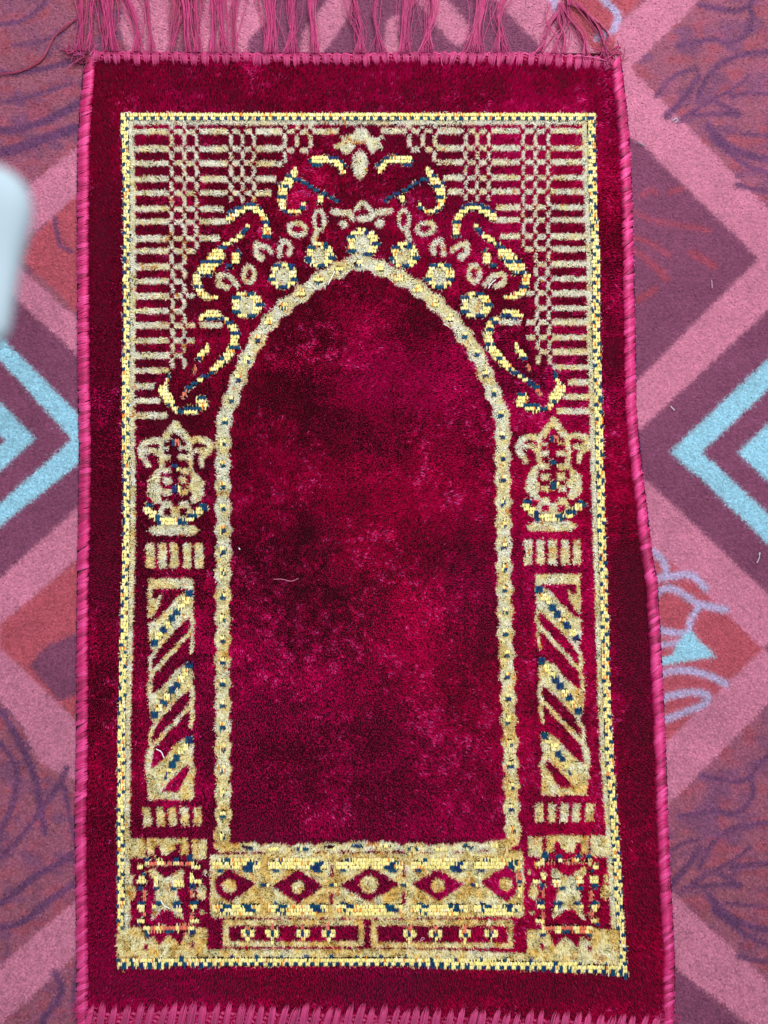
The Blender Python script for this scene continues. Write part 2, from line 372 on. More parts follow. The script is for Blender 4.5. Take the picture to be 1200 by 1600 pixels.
# ---- twisted columns
def column():
    i = part('column', .55, 'column with slanted gold and teal bands')
    rect(i, 231, 904, 301, 920); rect(i, 231, 915, 237, 966); rect(i, 293, 916, 301, 935); rect(i, 232, 1238, 302, 1250)
    poly(i, [(231, 935), (244, 936), (252, 924), (248, 945), (238, 962), (231, 962)])
    for y0 in (0, 113, 228):
        poly(i, [(294, 922+y0), (301, 930+y0), (301, 948+y0), (296, 963+y0), (276, 980+y0), (252, 1008+y0), (243, 1018+y0), (235, 1012+y0), (231, 990+y0), (232, 974+y0), (246, 966+y0), (264, 948+y0), (275, 932+y0)])
        for k in range(9):
            t = k/8; x, y = 296-t*55, 928+y0+t*76
            s = T_ if k in (0, 3, 4, 6, 8) else Y_
            rect(i, x-6, y-5, x+5, y+5, s)
    for y0 in (0, 115):
        stroke(i, [(298, 958+y0), (301, 975+y0), (296, 988+y0), (286, 997+y0), (272, 1015+y0), (258, 1028+y0), (247, 1042+y0), (236, 1053+y0), (233, 1070+y0), (232, 1085+y0)], 6.5)
        stroke(i, [(298, 982+y0), (300, 1000+y0), (297, 1020+y0)], 5.5); stroke(i, [(243, 1016+y0), (234, 1030+y0), (234, 1048+y0)], 6)
    stroke(i, [(296, 1188), (301, 1205), (290, 1220), (280, 1240)], 8); poly(i, [(302, 1212), (302, 1245), (272, 1245), (284, 1228)])
    stroke(i, [(237, 1165), (229, 1180), (228, 1205)], 6); poly(i, [(226, 1205), (240, 1200), (262, 1200), (245, 1240), (232, 1244)])
    for x in (228, 249, 268, 287, 307):
        j = part('base_bar', .6); poly(j, [(x-6.5, 1261), (x+5.5, 1262), (x+6.5, 1276), (x+8, 1291), (x-4.5, 1291), (x-5.5, 1276)])
TF = None; column()
TF = lambda x, y: (905.5-(x-231.5)*1.0+12*(y-904)/345, y-7+(y > 1255)*(1)); column()
# ---- pedestals
def pedestal():
    i = part('pedestal', .65, 'square corner block with an eight pointed star')
    rect(i, 198, 1311, 226, 1342); rect(i, 300, 1312, 322, 1342)
    rect(i, 229, 1311, 294, 1336); ell(VELVET, 245, 1327, 5, 7); ell(VELVET, 277, 1326, 5, 7); rect(VELVET, 240, 1330, 252, 1338); rect(VELVET, 264, 1331, 281, 1338)
    ell(i, 203, 1395, 8, 12); ell(i, 203, 1375, 4, 8)
    ell(i, 314, 1395, 7, 12); ell(i, 320, 1364, 3, 4); ell(i, 315, 1426, 4, 3.5)
    poly(i, [(182, 1452), (222, 1450), (226, 1470), (240, 1462), (246, 1478), (264, 1460), (281, 1478), (290, 1456), (300, 1466), (302, 1451), (323, 1451), (323, 1490), (260, 1496), (182, 1500)])
    ell(VELVET, 227, 1480, 4, 6); ell(VELVET, 300, 1477, 4, 6); poly(VELVET, [(244, 1465), (264, 1456), (284, 1465), (279, 1474), (264, 1462), (247, 1478)])
    stroke(i, [(227, 1350), (297, 1350)], 4, O_); stroke(i, [(228, 1452), (297, 1448)], 8, O_)
    for x, y, a, b, s in ((229, 1343, 5, 4, T_), (296, 1341, 5, 6, T_), (300, 1350, 4, 5, Y_), (228, 1350, 4, 4, Y_), (250, 1347, 6, 3.5, Y_), (275, 1343, 6, 4, T_), (274, 1349, 5, 3, Y_), (244, 1341, 4, 3, T_),
                          (219, 1356, 5, 4, Y_), (221, 1376, 8, 6, Y_), (220, 1386, 6, 4, T_), (225, 1401, 2.6, 9, O_), (220, 1413, 6, 4, T_), (220, 1418, 7, 5, Y_), (219, 1438, 6, 4, Y_), (215, 1442, 4, 3, T_), (224, 1365, 3, 4, T_), (225, 1428, 3, 4, O_),
                          (307, 1354, 6, 4, Y_), (299, 1371, 4, 7, Y_), (309, 1379, 6, 4, Y_), (300, 1385, 5, 4, T_), (299, 1396, 3, 7, O_), (303, 1411, 7, 4, T_), (302, 1417, 6, 5, Y_), (303, 1438, 7, 5, Y_), (299, 1431, 3, 5, O_), (298, 1452, 5, 6, Y_), (300, 1458, 5, 4, T_),
                          (229, 1451, 6, 6, Y_), (228, 1459, 4, 4, T_), (248, 1450, 6, 6, Y_), (276, 1450, 5, 6, Y_), (264, 1455, 6, 4, T_)):
        ell(i, x, y, a, b, s)
    j = part('star_motif', .4, 'cream cross shaped star inside the corner block')
    poly(j, [(231, 1359), (240, 1358), (256, 1372), (270, 1368), (276, 1362), (285, 1358), (287, 1366), (281, 1384), (274, 1392), (279, 1404), (282, 1420), (286, 1436), (277, 1433), (264, 1421), (251, 1422), (240, 1435), (234, 1439), (236, 1424), (241, 1412), (240, 1398), (246, 1388), (238, 1376)])
    ell(j, 243, 1378, 5, 8, Y_); ell(j, 278, 1381, 8, 6.5, Y_); ell(j, 243, 1389, 5, 3, T_); ell(j, 270, 1389, 5, 3, T_); ell(j, 247, 1412, 5, 3.5, T_); ell(j, 275, 1413, 8, 4, T_); ell(j, 279, 1420, 5, 4, Y_); ell(j, 240, 1417, 4, 4, Y_)
TF = None; pedestal()
TF = lambda x, y: (889-(x-259)*1.02, y-5+(y-1311)*0.045); pedestal()
TF = None
# ---- diamond panel
i = part('diamond_panel', .75, 'long golden panel with five dark red diamonds')
poly(i, [(328, 1337), (420, 1334), (560, 1334), (700, 1334), (814, 1328), (818, 1340), (819, 1433), (560, 1436), (328, 1433)])
DP = i
segs = [(338, 400), (425, 506), (530, 622), (648, 724), (746, 808)]
for (a, b) in segs:
    m = (a+b)/2
    stroke(i, [(a, 1352), (a+10, 1349), (m, 1350-2), (b-10, 1350), (b, 1353)], 14, Y_)
    stroke(i, [(a, 1419), (a+10, 1421), (m, 1422), (b-10, 1421), (b, 1418)], 14, Y_)
    for dx, dy in ((14, -5), (-14, 5), (-7, -4)):
        x = (a if dx > 0 else b)+dx; stroke(i, [(x-6, 1351+dy), (x+6, 1351+dy)], 5, T_); stroke(i, [(x-8, 1419-dy), (x+5, 1420-dy)], 5, T_)
    stroke(i, [(a+4, 1412), (a+20, 1417)], 5, T_); stroke(i, [(b-20, 1357), (b-4, 1362)], 5, T_); stroke(i, [(a+2, 1358), (a+8, 1360)], 5, T_)
for pts in ([(338, 1374), (356, 1361), (396, 1382), (358, 1408), (337, 1393)], [(428, 1385), (465, 1361), (502, 1385), (465, 1410)], [(534, 1384), (578, 1357), (620, 1382), (576, 1407)],
            [(646, 1382), (684, 1361), (722, 1382), (684, 1405)], [(754, 1379), (789, 1356), (804, 1366), (807, 1392), (791, 1406)]):
    q_ = np.array(pts, float); c_ = q_.mean(0); poly(VELVET, c_+(q_-c_)*np.array([1.10, 1.14]))
for x, y, r in ((357, 1385, 11), (465, 1386, 10), (576, 1382, 14), (684, 1384, 11), (790, 1382, 11)):
    j = part('diamond_centre', .9); ell(j, x, y, r, r*.95)
for x in (518, 631): rect(VELVET, x-2.5, 1353, x+2.5, 1372); rect(VELVET, x-3, 1395, x+3, 1415)
for x in (412, 518, 631, 739): ell(DP, x, 1383, 4.5, 3, T_); ell(DP, x+6, 1382, 3, 2, Y_)
rect(DP, 808, 1362, 815, 1374, O_); rect(DP, 808, 1376, 815, 1381, T_); rect(DP, 808, 1384, 815, 1401, Y_)
# ---- sill of the arch
for k in range(10):
    x = 378+k*43.3; i = part('sill_bead', .45)
    yc = 1325+2*math.sin(k*1.1)-(k > 7)*2
    ell(i, x+8, yc, 23, 8.2); stroke(i, [(x-12, yc), (x+28, yc)], 9); stroke(i, [(x, yc-1), (x+14, yc)], 5, Y_ if k % 2 else T_); rect(i, x+3, yc-1, x+8, yc+2, Y_)
i = part('sill_end', .7); stroke(i, [(338, 1322), (372, 1326)], 11); i = part('sill_end', .7); stroke(i, [(782, 1318), (806, 1315)], 12)
# ---- cartouches
for (x0, y0, x1, y1, fx, fy) in ((348, 1438, 568, 1480, (386.5, 425, 473, 512.5), 1458), (580, 1438, 802, 1482, (639.5, 680, 726, 767), 1459)):
    i = part('cartouche_border', .8); rect(i, x0, y0, x1, y1); rect(VELVET, x0+9, y0+9, x1-8, y1-8)
    for x in fx:
        j = part('cartouche_flower', .8)
        ell(j, x-6, fy, 4.5, 6.5, Y_); ell(j, x+6, fy, 4.5, 6.5, Y_); ell(j, x, fy-9, 2.6, 5.5, O_); ell(j, x, fy+9, 2.6, 5.5, Y_); ell(j, x, fy, 3.5, 4, T_)

# ------------------------------------------------------------------ prayer rug object
rug = bpy.data.objects.new('prayer_rug', None); C.objects.link(rug)
rug.location = P(590, 820, 0); rug['label'] = 'crimson velvet prayer rug with golden arch, columns and top fringe lying on the carpet'; rug['category'] = 'rug'
bpy.context.view_layer.update()
def adopt(o, parent):
    o.parent = parent; o.matrix_parent_inverse = parent.matrix_world.inverted() if parent.parent is None else Matrix.Identity(4)
def up(o): o.parent = rug; o.matrix_parent_inverse = Matrix.Translation(-rug.location)
# backing slab
op = P([p[0] for p in OUT], [p[1] for p in OUT], 0.0); n = len(op)
top = op.copy(); top[:, 2] = 0.0035; bot = op.copy(); bot[:, 2] = 0.0004
fa = list(range(n))[::-1]; sz = [n]
for k in range(n): k2 = (k+1) % n; fa += [k, k2, n+k2, n+k]; sz.append(4)
fa += [n+k for k in range(n)]; sz.append(n)
up(build('backing', np.concatenate([top, bot]), fa, sz, material=M_back))

# pile lean field: large crushed patches, small flecks and combed streaks
def nz(cell, seed): return lattice_noise((H, W), cell, seed)
patch = 0.5*nz(95, 1)+0.3*nz(44, 2)+0.22*nz(19, 3)+.12*nz(8, 33)
patch = (patch-patch.mean())/patch.std()
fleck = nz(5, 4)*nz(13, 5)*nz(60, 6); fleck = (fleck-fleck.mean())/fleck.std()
rows = nz((9, 60), 7)+nz((46, 7), 8)
rows = (rows-rows.mean())/rows.std()
bias = np.zeros((H, W))
def blob(x, y, rx, ry, a):
    global bias
    bias += a*np.exp(-(((XX-x)/rx)**2+((YY-y)/ry)**2))
for b_ in ((560, 560, 220, 110, .9), (620, 780, 230, 60, .8), (470, 640, 60, 50, -.7), (590, 1020, 180, 70, .4), (450, 1050, 90, 40, .5), (430, 1100, 60, 40, -1.6), (720, 1010, 60, 30, -1.1), (700, 600, 60, 40, .6), (660, 1220, 120, 60, .1), (660, 1300, 300, 40, -1.0), (440, 1180, 70, 30, -.7),
           (160, 300, 22, 300, -1.3), (160, 900, 25, 120, -1.4), (165, 700, 25, 90, -.1), (160, 1250, 30, 60, .9), (560, 1545, 600, 22, -2.2), (990, 950, 30, 120, -1.9), (1000, 1250, 35, 320, -1.7), (965, 300, 18, 60, .5), (960, 550, 14, 60, -.8),
           (240, 250, 50, 60, -1.0), (560, 290, 160, 60, 1.0), (690, 370, 90, 60, 1.2), (470, 310, 40, 40, 1.2), (430, 330, 60, 40, .6), (320, 120, 200, 18, .5), (540, 130, 50, 25, .4), (700, 125, 120, 20, -.9), (880, 120, 60, 25, -1.1), (180, 150, 22, 12, 1.4), (915, 155, 14, 8, 2.0),
           (870, 880, 20, 10, -1.4), (900, 1130, 25, 25, -1.5), (220, 965, 16, 20, -1.4), (360, 1210, 30, 80, .1), (560, 1180, 80, 60, .7), (440, 1100, 60, 120, .1), (700, 870, 80, 120, .0)): blob(*b_)
bias = np.where(bias > 0, bias*.55, bias*.75)
arch_in = in_poly(XX, YY, np.array(ARCH, float)).astype(float)
bias = np.where((bias < 0) & (arch_in > 0), bias*.5, np.where(bias < 0, bias*1.5, bias))
field = (0.42-.14*arch_in)*patch+0.26*fleck+(0.26-.17*arch_in)*rows+bias+.1
dirn = 2*math.pi*(nz(120, 11)+.5*nz(30, 12))
def sample(A, p): return A[np.clip(p[:, 1].astype(int), 0, H-1), np.clip(p[:, 0].astype(int), 0, W-1)]
def jgrid(x0, y0, x1, y1, s):
    gx, gy = np.meshgrid(np.arange(x0, x1, s), np.arange(y0, y1, s)); p = np.stack([gx.ravel(), gy.ravel()], 1)
    return p+R.uniform(-.5, .5, p.shape)*s
def zwave(p): return 0.0009*(sample(wave, p)-.5)
wave = nz(170, 21)*2

# velvet
p = jgrid(112, 88, 1062, 1618, 1.8)
l = sample(LAB, p+R.normal(0, .5, p.shape)); s = sample(STI, p)
near = np.zeros((H, W), bool); sm = STI > 0
near |= sm; near[1:] |= sm[:-1]; near[:-1] |= sm[1:]; near[:, 1:] |= sm[:, :-1]; near[:, :-1] |= sm[:, 1:]
p = p[(l == VELVET) & ~sample(near, p)]
f = sample(field, p); n = len(p)
# f low: pile stands upright and swallows light; f high: pile lies over and shows its sides
lm = np.clip(0.26+0.27*f+R.normal(0, .10, n), 0.02, 0.93)
a = sample(dirn, p)*.35+math.pi*1.45+R.normal(0, .6, n)
lean = np.stack([np.cos(a), np.sin(a)], 1)*lm[:, None]
ln_ = 0.0052+0.0005*R.normal(size=n)
ang = a+math.pi/2+R.normal(0, .9, n)
base = lin((190, 4, 84)); base2 = lin((186, 3, 66))
t = (0.5+0.5*np.tanh(sample(nz(150, 31), p)*4-2))[:, None]
col = (base*(1-t)+base2*t)*R.uniform(.85, 1.12, (n, 1))
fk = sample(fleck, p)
fl_ = R.random(n) < np.clip(0.015+0.10*(fk-.6)*(f > 0), .006, .30); col[fl_] = lin((214, 66, 140))*R.uniform(.6, 1.1, (int(fl_.sum()), 1))  # pale pink tufts put the crushed nap's sheen highlights into the colour
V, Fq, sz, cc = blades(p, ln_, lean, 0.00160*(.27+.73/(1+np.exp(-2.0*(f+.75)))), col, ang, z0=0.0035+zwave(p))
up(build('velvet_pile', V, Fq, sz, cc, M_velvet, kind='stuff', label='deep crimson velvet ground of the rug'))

# cream motifs: one mesh for each motif
p = jgrid(180, 170, 990, 1530, 1.6)
fz = np.array([0 if q is None else (.45 if q['name'].startswith(('lattice', 'velvet')) else 1.15) for q in PARTS])
l = sample(LAB, p)
nb = np.maximum(sample(LAB, p+[[3, 0]]), np.maximum(sample(LAB, p-[[3, 0]]), np.maximum(sample(LAB, p+[[0, 3]]), sample(LAB, p-[[0, 3]]))))
pj = p+R.normal(0, 1, p.shape)*fz[np.maximum(l, nb)][:, None]
l = sample(LAB, pj); s = sample(STI, p)
k_ = (l > VELVET) & (s == 0); p = p[k_]; l = l[k_]; n = len(p)
warm = np.array([0 if q is None else q['warm'] for q in PARTS])[l]
wn = nz(16, 41)*.6+nz(6, 42)*.4
tw = np.clip(warm*.7+(sample(wn, p)-.5)*1.3+(p[:, 1]-800)/4200+R.normal(0, .16, n), 0, 1)[:, None]
cool = lin((252, 250, 232)); mid_ = lin((254, 243, 192)); gold = lin((246, 214, 122))
col = np.where(tw < .5, cool*(1-2*tw)+mid_*2*tw, mid_*(2-2*tw)+gold*(2*tw-1))
col = np.minimum(col*R.uniform(.78, 1.08, (n, 1)), .95)
og = (sample(nz(11, 44), p) > .86) & (R.random(n) < .35); col[og] = lin((225, 160, 60))
a = R.uniform(0, 2*math.pi, n)*.0+sample(nz(14, 43), p)*9+R.normal(0, .9, n)
lm = np.clip(R.normal(.62, .16, n), 0, .9)
V, Fq, sz, cc = blades(p, 0.0050+.0006*R.normal(size=n), np.stack([np.cos(a), np.sin(a)], 1)*lm[:, None], 0.0016, col, a+math.pi/2+R.normal(0, .6, n), z0=0.0037+zwave(p))
V = V.reshape(n, 6, 3); cc = cc.reshape(n, 6, 3)
order = np.argsort(l, kind='stable'); bounds = np.searchsorted(l[order], np.arange(len(PARTS)+1))
POBJ = {}
quad = np.array([0, 1, 2, 3, 3, 2, 4, 5])
for pid in range(VELVET+1, len(PARTS)):
    idx = order[bounds[pid]:bounds[pid+1]]
    if len(idx) < 3: continue
    m = len(idx); q = PARTS[pid]
    o = build(q['name'], V[idx].reshape(-1, 3), ((np.arange(m)*6)[:, None]+quad).ravel(), np.full(2*m, 4), cc[idx].reshape(-1, 3), M_cream)
    up(o); POBJ[pid] = o
    if q['label']: o['label'] = q['label']

# metallic stitches: staggered vertical threads
cw, ch = 2.35, 5.6
cols = np.arange(180, 990, cw); pts = []
for ci, x in enumerate(cols):
    y = np.arange(173.2+(ci % 2)*.7, 1530, ch); pts.append(np.stack([np.full(len(y), x)+R.normal(0, .15, len(y)), y+R.normal(0, .35, len(y))], 1))
p = np.concatenate(pts); s = sample(STI, p); l = sample(LAB, p); k_ = (s > 0) & (l > VELVET); p = p[k_]; s = s[k_]; l = l[k_]; n = len(p)
pal = np.array([[0, 0, 0], lin((252, 238, 160)), lin((12, 84, 116)), lin((232, 130, 105))])
col = pal[s]*R.uniform(.75, 1.15, (n, 1)); 
dk = (s == 2) & (R.random(n) < .3); col[dk] = lin((30, 50, 110)); pale = (s == 1) & (R.random(n) < .15); col[pale] = lin((255, 240, 200)); og = (s == 1) & (R.random(n) < .05); col[og] = lin((235, 150, 60))
hw, hl = 1.05*S, 3.5*S
shape = np.array([[0, hl*1.05, 0], [-hw, hl*.5, .0], [-hw, -hl*.5, .0], [0, -hl*1.05, 0], [hw, -hl*.5, 0], [hw, hl*.5, 0], [0, hl*.5, .0010], [0, -hl*.5, .0010]])
ctr = P(p[:, 0], p[:, 1], 0.0086); ctr[:, 2] -= .0006*np.where(s == 2, 1, 0)
sh = np.tile(shape, (n, 1, 1)); tl = R.normal(0, .08, n); sh[:, :, 0] += sh[:, :, 1]*tl[:, None]
SV = ctr[:, None, :]+sh
ff = [0, 1, 6, 1, 2, 7, 6, 2, 3, 7, 7, 3, 4, 7, 4, 5, 6, 0, 6, 5]
fs = [3, 4, 3, 3, 4, 3]
ff = np.array(ff); order = np.argsort(l, kind='stable'); bounds = np.searchsorted(l[order], np.arange(len(PARTS)+1))
for pid in range(VELVET+1, len(PARTS)):
    idx = order[bounds[pid]:bounds[pid+1]]; m = len(idx)
    if m < 1: continue
    cc2 = np.repeat(col[idx], 8, axis=0)
    Vp = SV[idx].reshape(-1, 3); Fp = ((np.arange(m)*8)[:, None]+ff).ravel(); zp = np.tile(fs, m)
    # flat woven ground under the threads, closing the gaps
    q = PARTS[pid]
    if pid in POBJ and len(POBJ[pid].data.polygons) > 2*m*0.25:
        o = build('metallic_stitching', Vp, Fp, zp, cc2, M_lurex, kind='stuff'); o.parent = POBJ[pid]
    else:
        o = build(q['name'], Vp, Fp, zp, cc2, M_lurex); up(o)
        if pid in POBJ: POBJ[pid].name = 'edge_pile'; POBJ[pid].parent = o; POBJ[pid].matrix_parent_inverse = Matrix.Identity(4); o.name = q['name']
        if q['label']: o['label'] = q['label']

# ------------------------------------------------------------------ side binding: slanted overcast stitches
yc = lin((188, 24, 98)); yd = lin((132, 8, 64)); yl = lin((216, 70, 140))
def arc_stitch(cx, cy, nx, ny, tx, ty, half, slant, r, hgt):
    ths = np.linspace(0.05, math.pi-.05, 6); pts = []
    for th in ths:
        u = math.cos(th)*half; v = math.cos(th)*slant
        pts.append(P(cx+nx*u+tx*v, cy+ny*u+ty*v, 0.0015+hgt*math.sin(th)))
    return np.array(pts)
def frame_of(pts, k):
    a = pts[max(k-1, 0)]; b = pts[min(k+1, len(pts)-1)]; d = b-a; d = d/np.hypot(*d); return d
cand = []
for side, line, inward in (('l', LEFT, 1), ('r', RIGHT, -1)):
    pts = alongpoly(line, 6.9, 10); 
    for k in range(len(pts)):
        d = frame_of(pts, k); nrm = np.array([-d[1], d[0]])*-1
        if nrm[0]*inward < 0: nrm = -nrm
        hw_ = 8.8 if side == 'l' else 8.3
        hw_ *= R.uniform(.93, 1.08)
        c = pts[k]+nrm*8.0+R.normal(0, .5, 2)
        sl = (-5.5 if side == 'l' else 5.5)*R.uniform(.5, 1.3)*(.55 if 250 < pts[k][1] < 800 and side == 'l' else 1)
        pth = arc_stitch(c[0], c[1], nrm[0], nrm[1], d[0], d[1], hw_, sl, 3, 0.0098+R.normal(0, .0004))
        pl = []
        for o_ in (-2.3, 0, 2.3):
            dw = P(c[0]+d[0]*o_, c[1]+d[1]*o_, .01)-P(c[0], c[1], .01); q_ = pth+dw; q_[:, 2] -= abs(o_)*.00012; q_[:, :2] += R.normal(0, .00025, (6, 2)); pl.append(q_)
        V, Fq, sz, cnt = tubes(pl, 1.45*S*R.uniform(.9, 1.1), sides=5, taper=False)
        m = R.uniform(0, 1); colr = (yc*(1-m)+(yl if R.random() < .5 else yd)*m*.8+yc*m*.2)
        cand.append((pts[k][1], V, Fq, sz, colr))
    # soft core cord below the stitches
    pc = alongpoly(line, 18, 4); dd = [frame_of(pc, k) for k in range(len(pc))]
    cc3 = []
    for k in range(len(pc)):
        nrm = np.array([-dd[k][1], dd[k][0]])*-1
        if nrm[0]*inward < 0: nrm = -nrm
        cc3.append(P(*(pc[k]+nrm*8), 0.0045))
    V, Fq, sz, cnt = tubes([np.array(cc3)], 6.6*S, sides=8, taper=False)
    up(build('binding_cord', V, Fq, sz, np.tile(yd*.5, (len(V), 1)), M_yarn, smooth=True))
    # dark thread loops along the outer edge
    ls = []
    for k, q_ in enumerate(alongpoly(line, 6.9, 6)):
        if R.random() < .25: continue
        ox = -1.2*inward
        ls.append(np.array([P(q_[0]+ox, q_[1]-2.5, .002), P(q_[0]+ox*2.2, q_[1], .005), P(q_[0]+ox, q_[1]+2.5, .002)]))
    V, Fq, sz, cnt = tubes(ls, .75*S)
    cl = np.concatenate([np.tile((lin((60, 30, 110)) if R.random() < .55 else lin((200, 90, 160))), (c_, 1)) for c_ in cnt])
    up(build('edge_thread', V, Fq, sz, cl, M_yarn, kind='stuff', label='fine dark violet thread looped along the edge'))
cand.sort(key=lambda q: -q[0])
for q in cand[:300]: up(build('binding_stitch', q[1], q[2], q[3], np.tile(q[4], (len(q[1]), 1)), M_yarn, smooth=True))
if cand[300:]:
    Vs, Fs, Ss, Cs, b0 = [], [], [], [], 0
    for q in cand[300:]: Vs.append(q[1]); Fs.append(q[2]+b0); Ss.append(q[3]); Cs.append(np.tile(q[4], (len(q[1]), 1))); b0 += len(q[1])
    up(build('binding_stitch', np.concatenate(Vs), np.concatenate(Fs), np.concatenate(Ss), np.concatenate(Cs), M_yarn, smooth=True, kind='stuff'))

# ------------------------------------------------------------------ whip stitches on the short edges
wc = lin((162, 32, 88)); wl = lin((190, 74, 132)); wd_ = lin((140, 22, 78))
def ytop(x): return np.interp(x, [133, 300, 500, 700, 850, 930, 968], [80, 82, 84, 82, 83, 88, 92])
def ybot(x): return np.interp(x, [118, 300, 560, 800, 1052], [1570, 1567, 1572, 1578, 1588])
def whip(x, edge, s0, s1, slant, wpx, nstr, zt=0.0098):
    paths = []
    for k in range(nstr):
        o = (k/(nstr-1)-.5)*wpx
        e0 = R.normal(0, 1.6); e1 = R.normal(0, 1.0)
        pin = .45+.1*R.random()
        y0 = edge+s0+e1; y1 = edge+s1+e0
        paths.append(np.array([P(x+o*.9, y0, .002), P(x+o, y0+(y1-y0)*.15, zt*.75), P(x+o*1.05+slant*.3, y0+(y1-y0)*.45, zt+R.normal(0, .0003)), P(x+o*.95+slant*.7, y0+(y1-y0)*.8, zt*.9), P(x+o*pin+slant, y1, .0052)]))
    V, Fq, sz, cnt = tubes(paths, .98*S, sides=4)
    cl = np.concatenate([np.tile(wc*R.uniform(.75, 1.15)+wl*R.uniform(0, .25), (c_, 1)) for c_ in cnt])
    up(build('whip_stitch', V, Fq, sz, cl, M_yarn, smooth=True))
x = 150.0
while x < 958:
    e = float(ytop(x)); whip(x, e-2, 0, 21+R.normal(0, 2.0)+3*(x > 780), (2.0 if x < 700 else -4)*R.uniform(.3, 1.3), 9.0+R.normal(0, 1.0), 6); x += 15.4+R.normal(0, 1.3)
x = 136.0
while x < 1045:
    e = float(ybot(x)); whip(x, e, 46, 0+R.normal(0, 2.5), 10*R.uniform(.6, 1.3), 9+R.normal(0, 1.2), 6, zt=.0105); x += 17.2+R.normal(0, 2.0)
# shiny core yarn seen between whip stitches
for nm, xs, yy, dy in (('hem_yarn', np.arange(140, 965, 5.0), ytop, 7), ('hem_yarn', np.arange(124, 1050, 5.0), ybot, 24)):
    ps = []
    for q in range(4):
        ps.append(P(xs, yy(xs)+dy+(q-1.5)*(3.3 if dy < 10 else 6)+np.sin(xs*.45+q*2)*1.8, 0.0050+.0012*np.cos(xs*.45+q*2)))
    V, Fq, sz, cnt = tubes(ps, 1.9*S if dy < 10 else 2.8*S, sides=6)
    up(build(nm, V, Fq, sz, np.tile(lin((190, 44, 108)), (len(V), 1)), M_yarn, smooth=True))

# ------------------------------------------------------------------ fringe tassels
def tassel(b0, b1, t0, t1, nst, top=-70, cur=6, tang=0.25, base_y=None, zl=.004, mid=None):
    paths, cl = [], []
    f1, f2, f3, f4 = R.uniform(0, 6.28), R.uniform(3, 6), R.uniform(0, 6.28), R.uniform(6, 11)
    nst = int(nst*1.7); slant_ = R.normal(0, 9)
    for k in range(nst):
        u = R.random(); xb = b0+(b1-b0)*u; xt = t0+(t1-t0)*(u if R.random() > tang else R.random())
        ye = (float(ytop(np.clip(xb, 133, 968)))-1) if base_y is None else base_y
        ks = 12; t = np.linspace(0, 1, ks); xb0 = xb; yv = ye+(top-ye)*t
        x = xb+(xt-xb)*(t**.9)
        if mid is not None: x = x+(mid-(xb+xt)/2)*np.sin(t*math.pi)*.8
        ph, am = R.uniform(0, 6.28), R.uniform(.2, .8)*cur
        x = x+np.sin(t*math.pi*.5)*(4.6*(np.sin(t*f2+f1)-np.sin(f1))*.8+2.4*np.sin(t*f4+f3))
        x = x+slant_*t*t+((b0+b1)/2-xb)*.45*np.sin(np.clip(t*1.6, 0, 1)*math.pi)
        x = x+(R.random() < .18)*R.normal(0, 11)*np.sin(t*math.pi*.7)
        x = x+am*np.sin(t*R.uniform(2, 6)+ph)*np.sin(t*math.pi*.5)*.7+R.normal(0, .35, ks)
        if R.random() < .35:
            h0 = R.uniform(.1, .8); x = x+R.normal(0, 5)*np.exp(-((t-h0)/.16)**2); yv = yv+R.normal(0, 7)*np.exp(-((t-h0)/.12)**2)
        z = .002+zl*R.uniform(.3, 1.3)+.004*np.exp(-t*8)+.0015*np.sin(t*5+ph)+.001
        paths.append(P(x, yv, np.maximum(z, .0008)))
        c = wc*R.uniform(.65, 1.2)+wl*R.uniform(0, .35); cl.append(c)
    return paths, cl
def make_tassel(specs, extra=None, label=None):
    paths, cl = [], []
    for s_ in specs: a_, b_ = tassel(**s_); paths += a_; cl += b_
    if extra:
        for q, c in extra: paths.append(q); cl.append(c)
    V, Fq, sz, cnt = tubes(paths, [.46*S*R.uniform(.8, 1.5) for _ in paths])
    up(build('tassel', V, Fq, sz, np.concatenate([np.tile(c, (m, 1)) for c, m in zip(cl, cnt)]), M_yarn, smooth=True, label=label))
D = dict
def curve(pts, z=.003, wob=.3):
    pts = np.array(pts, float); s_ = np.linspace(0, len(pts)-1, len(pts)*5)
    xs = np.interp(s_, range(len(pts)), pts[:, 0]); ys = np.interp(s_, range(len(pts)), pts[:, 1])
    k = np.ones(5)/5; xs2 = np.convolve(np.pad(xs, 2, 'edge'), k, 'valid'); ys2 = np.convolve(np.pad(ys, 2, 'edge'), k, 'valid')
    return P(xs2+R.normal(0, wob, len(xs2)), ys2+R.normal(0, wob, len(xs2)), z+.0008*np.sin(s_*2))
dark = lin((120, 16, 50))
ext = [(curve([(122, 30), (100, 42), (85, 55), (76, 72), (68, 90), (50, 104), (30, 112), (0, 116), (-40, 120)], .0046), dark*R.uniform(.8, 1.3)) for _ in range(1)]
for o in (-1.2, -.5, .2, .8, 1.4): ext.append((curve([(122+o, 26), (102+o, 41+o), (85+o, 55), (76+o, 72), (68+o, 90+o), (50, 104+o), (30, 112+o), (0, 116+o), (-40, 120+o)], .0050, .35), lin((150, 30, 70))*R.uniform(.8, 1.2)))
make_tassel([D(b0=118, b1=132, t0=122, t1=140, nst=16, mid=122, cur=4), D(b0=130, b1=150, t0=148, t1=160, nst=8, mid=146)], ext, 'left corner tassel with one long strand trailing off to the left')
make_tassel([D(b0=158, b1=188, t0=148, t1=174, nst=40, cur=3)])
make_tassel([D(b0=205, b1=226, t0=193, t1=206, nst=26, cur=5, mid=214)])
make_tassel([D(b0=232, b1=245, t0=196, t1=212, nst=12, cur=6, mid=232)])
make_tassel([D(b0=262, b1=272, t0=250, t1=330, nst=8, cur=12, tang=.8), D(b0=290, b1=300, t0=268, t1=285, nst=20, cur=4)])
make_tassel([D(b0=300, b1=318, t0=270, t1=300, nst=28, cur=5, mid=305)])
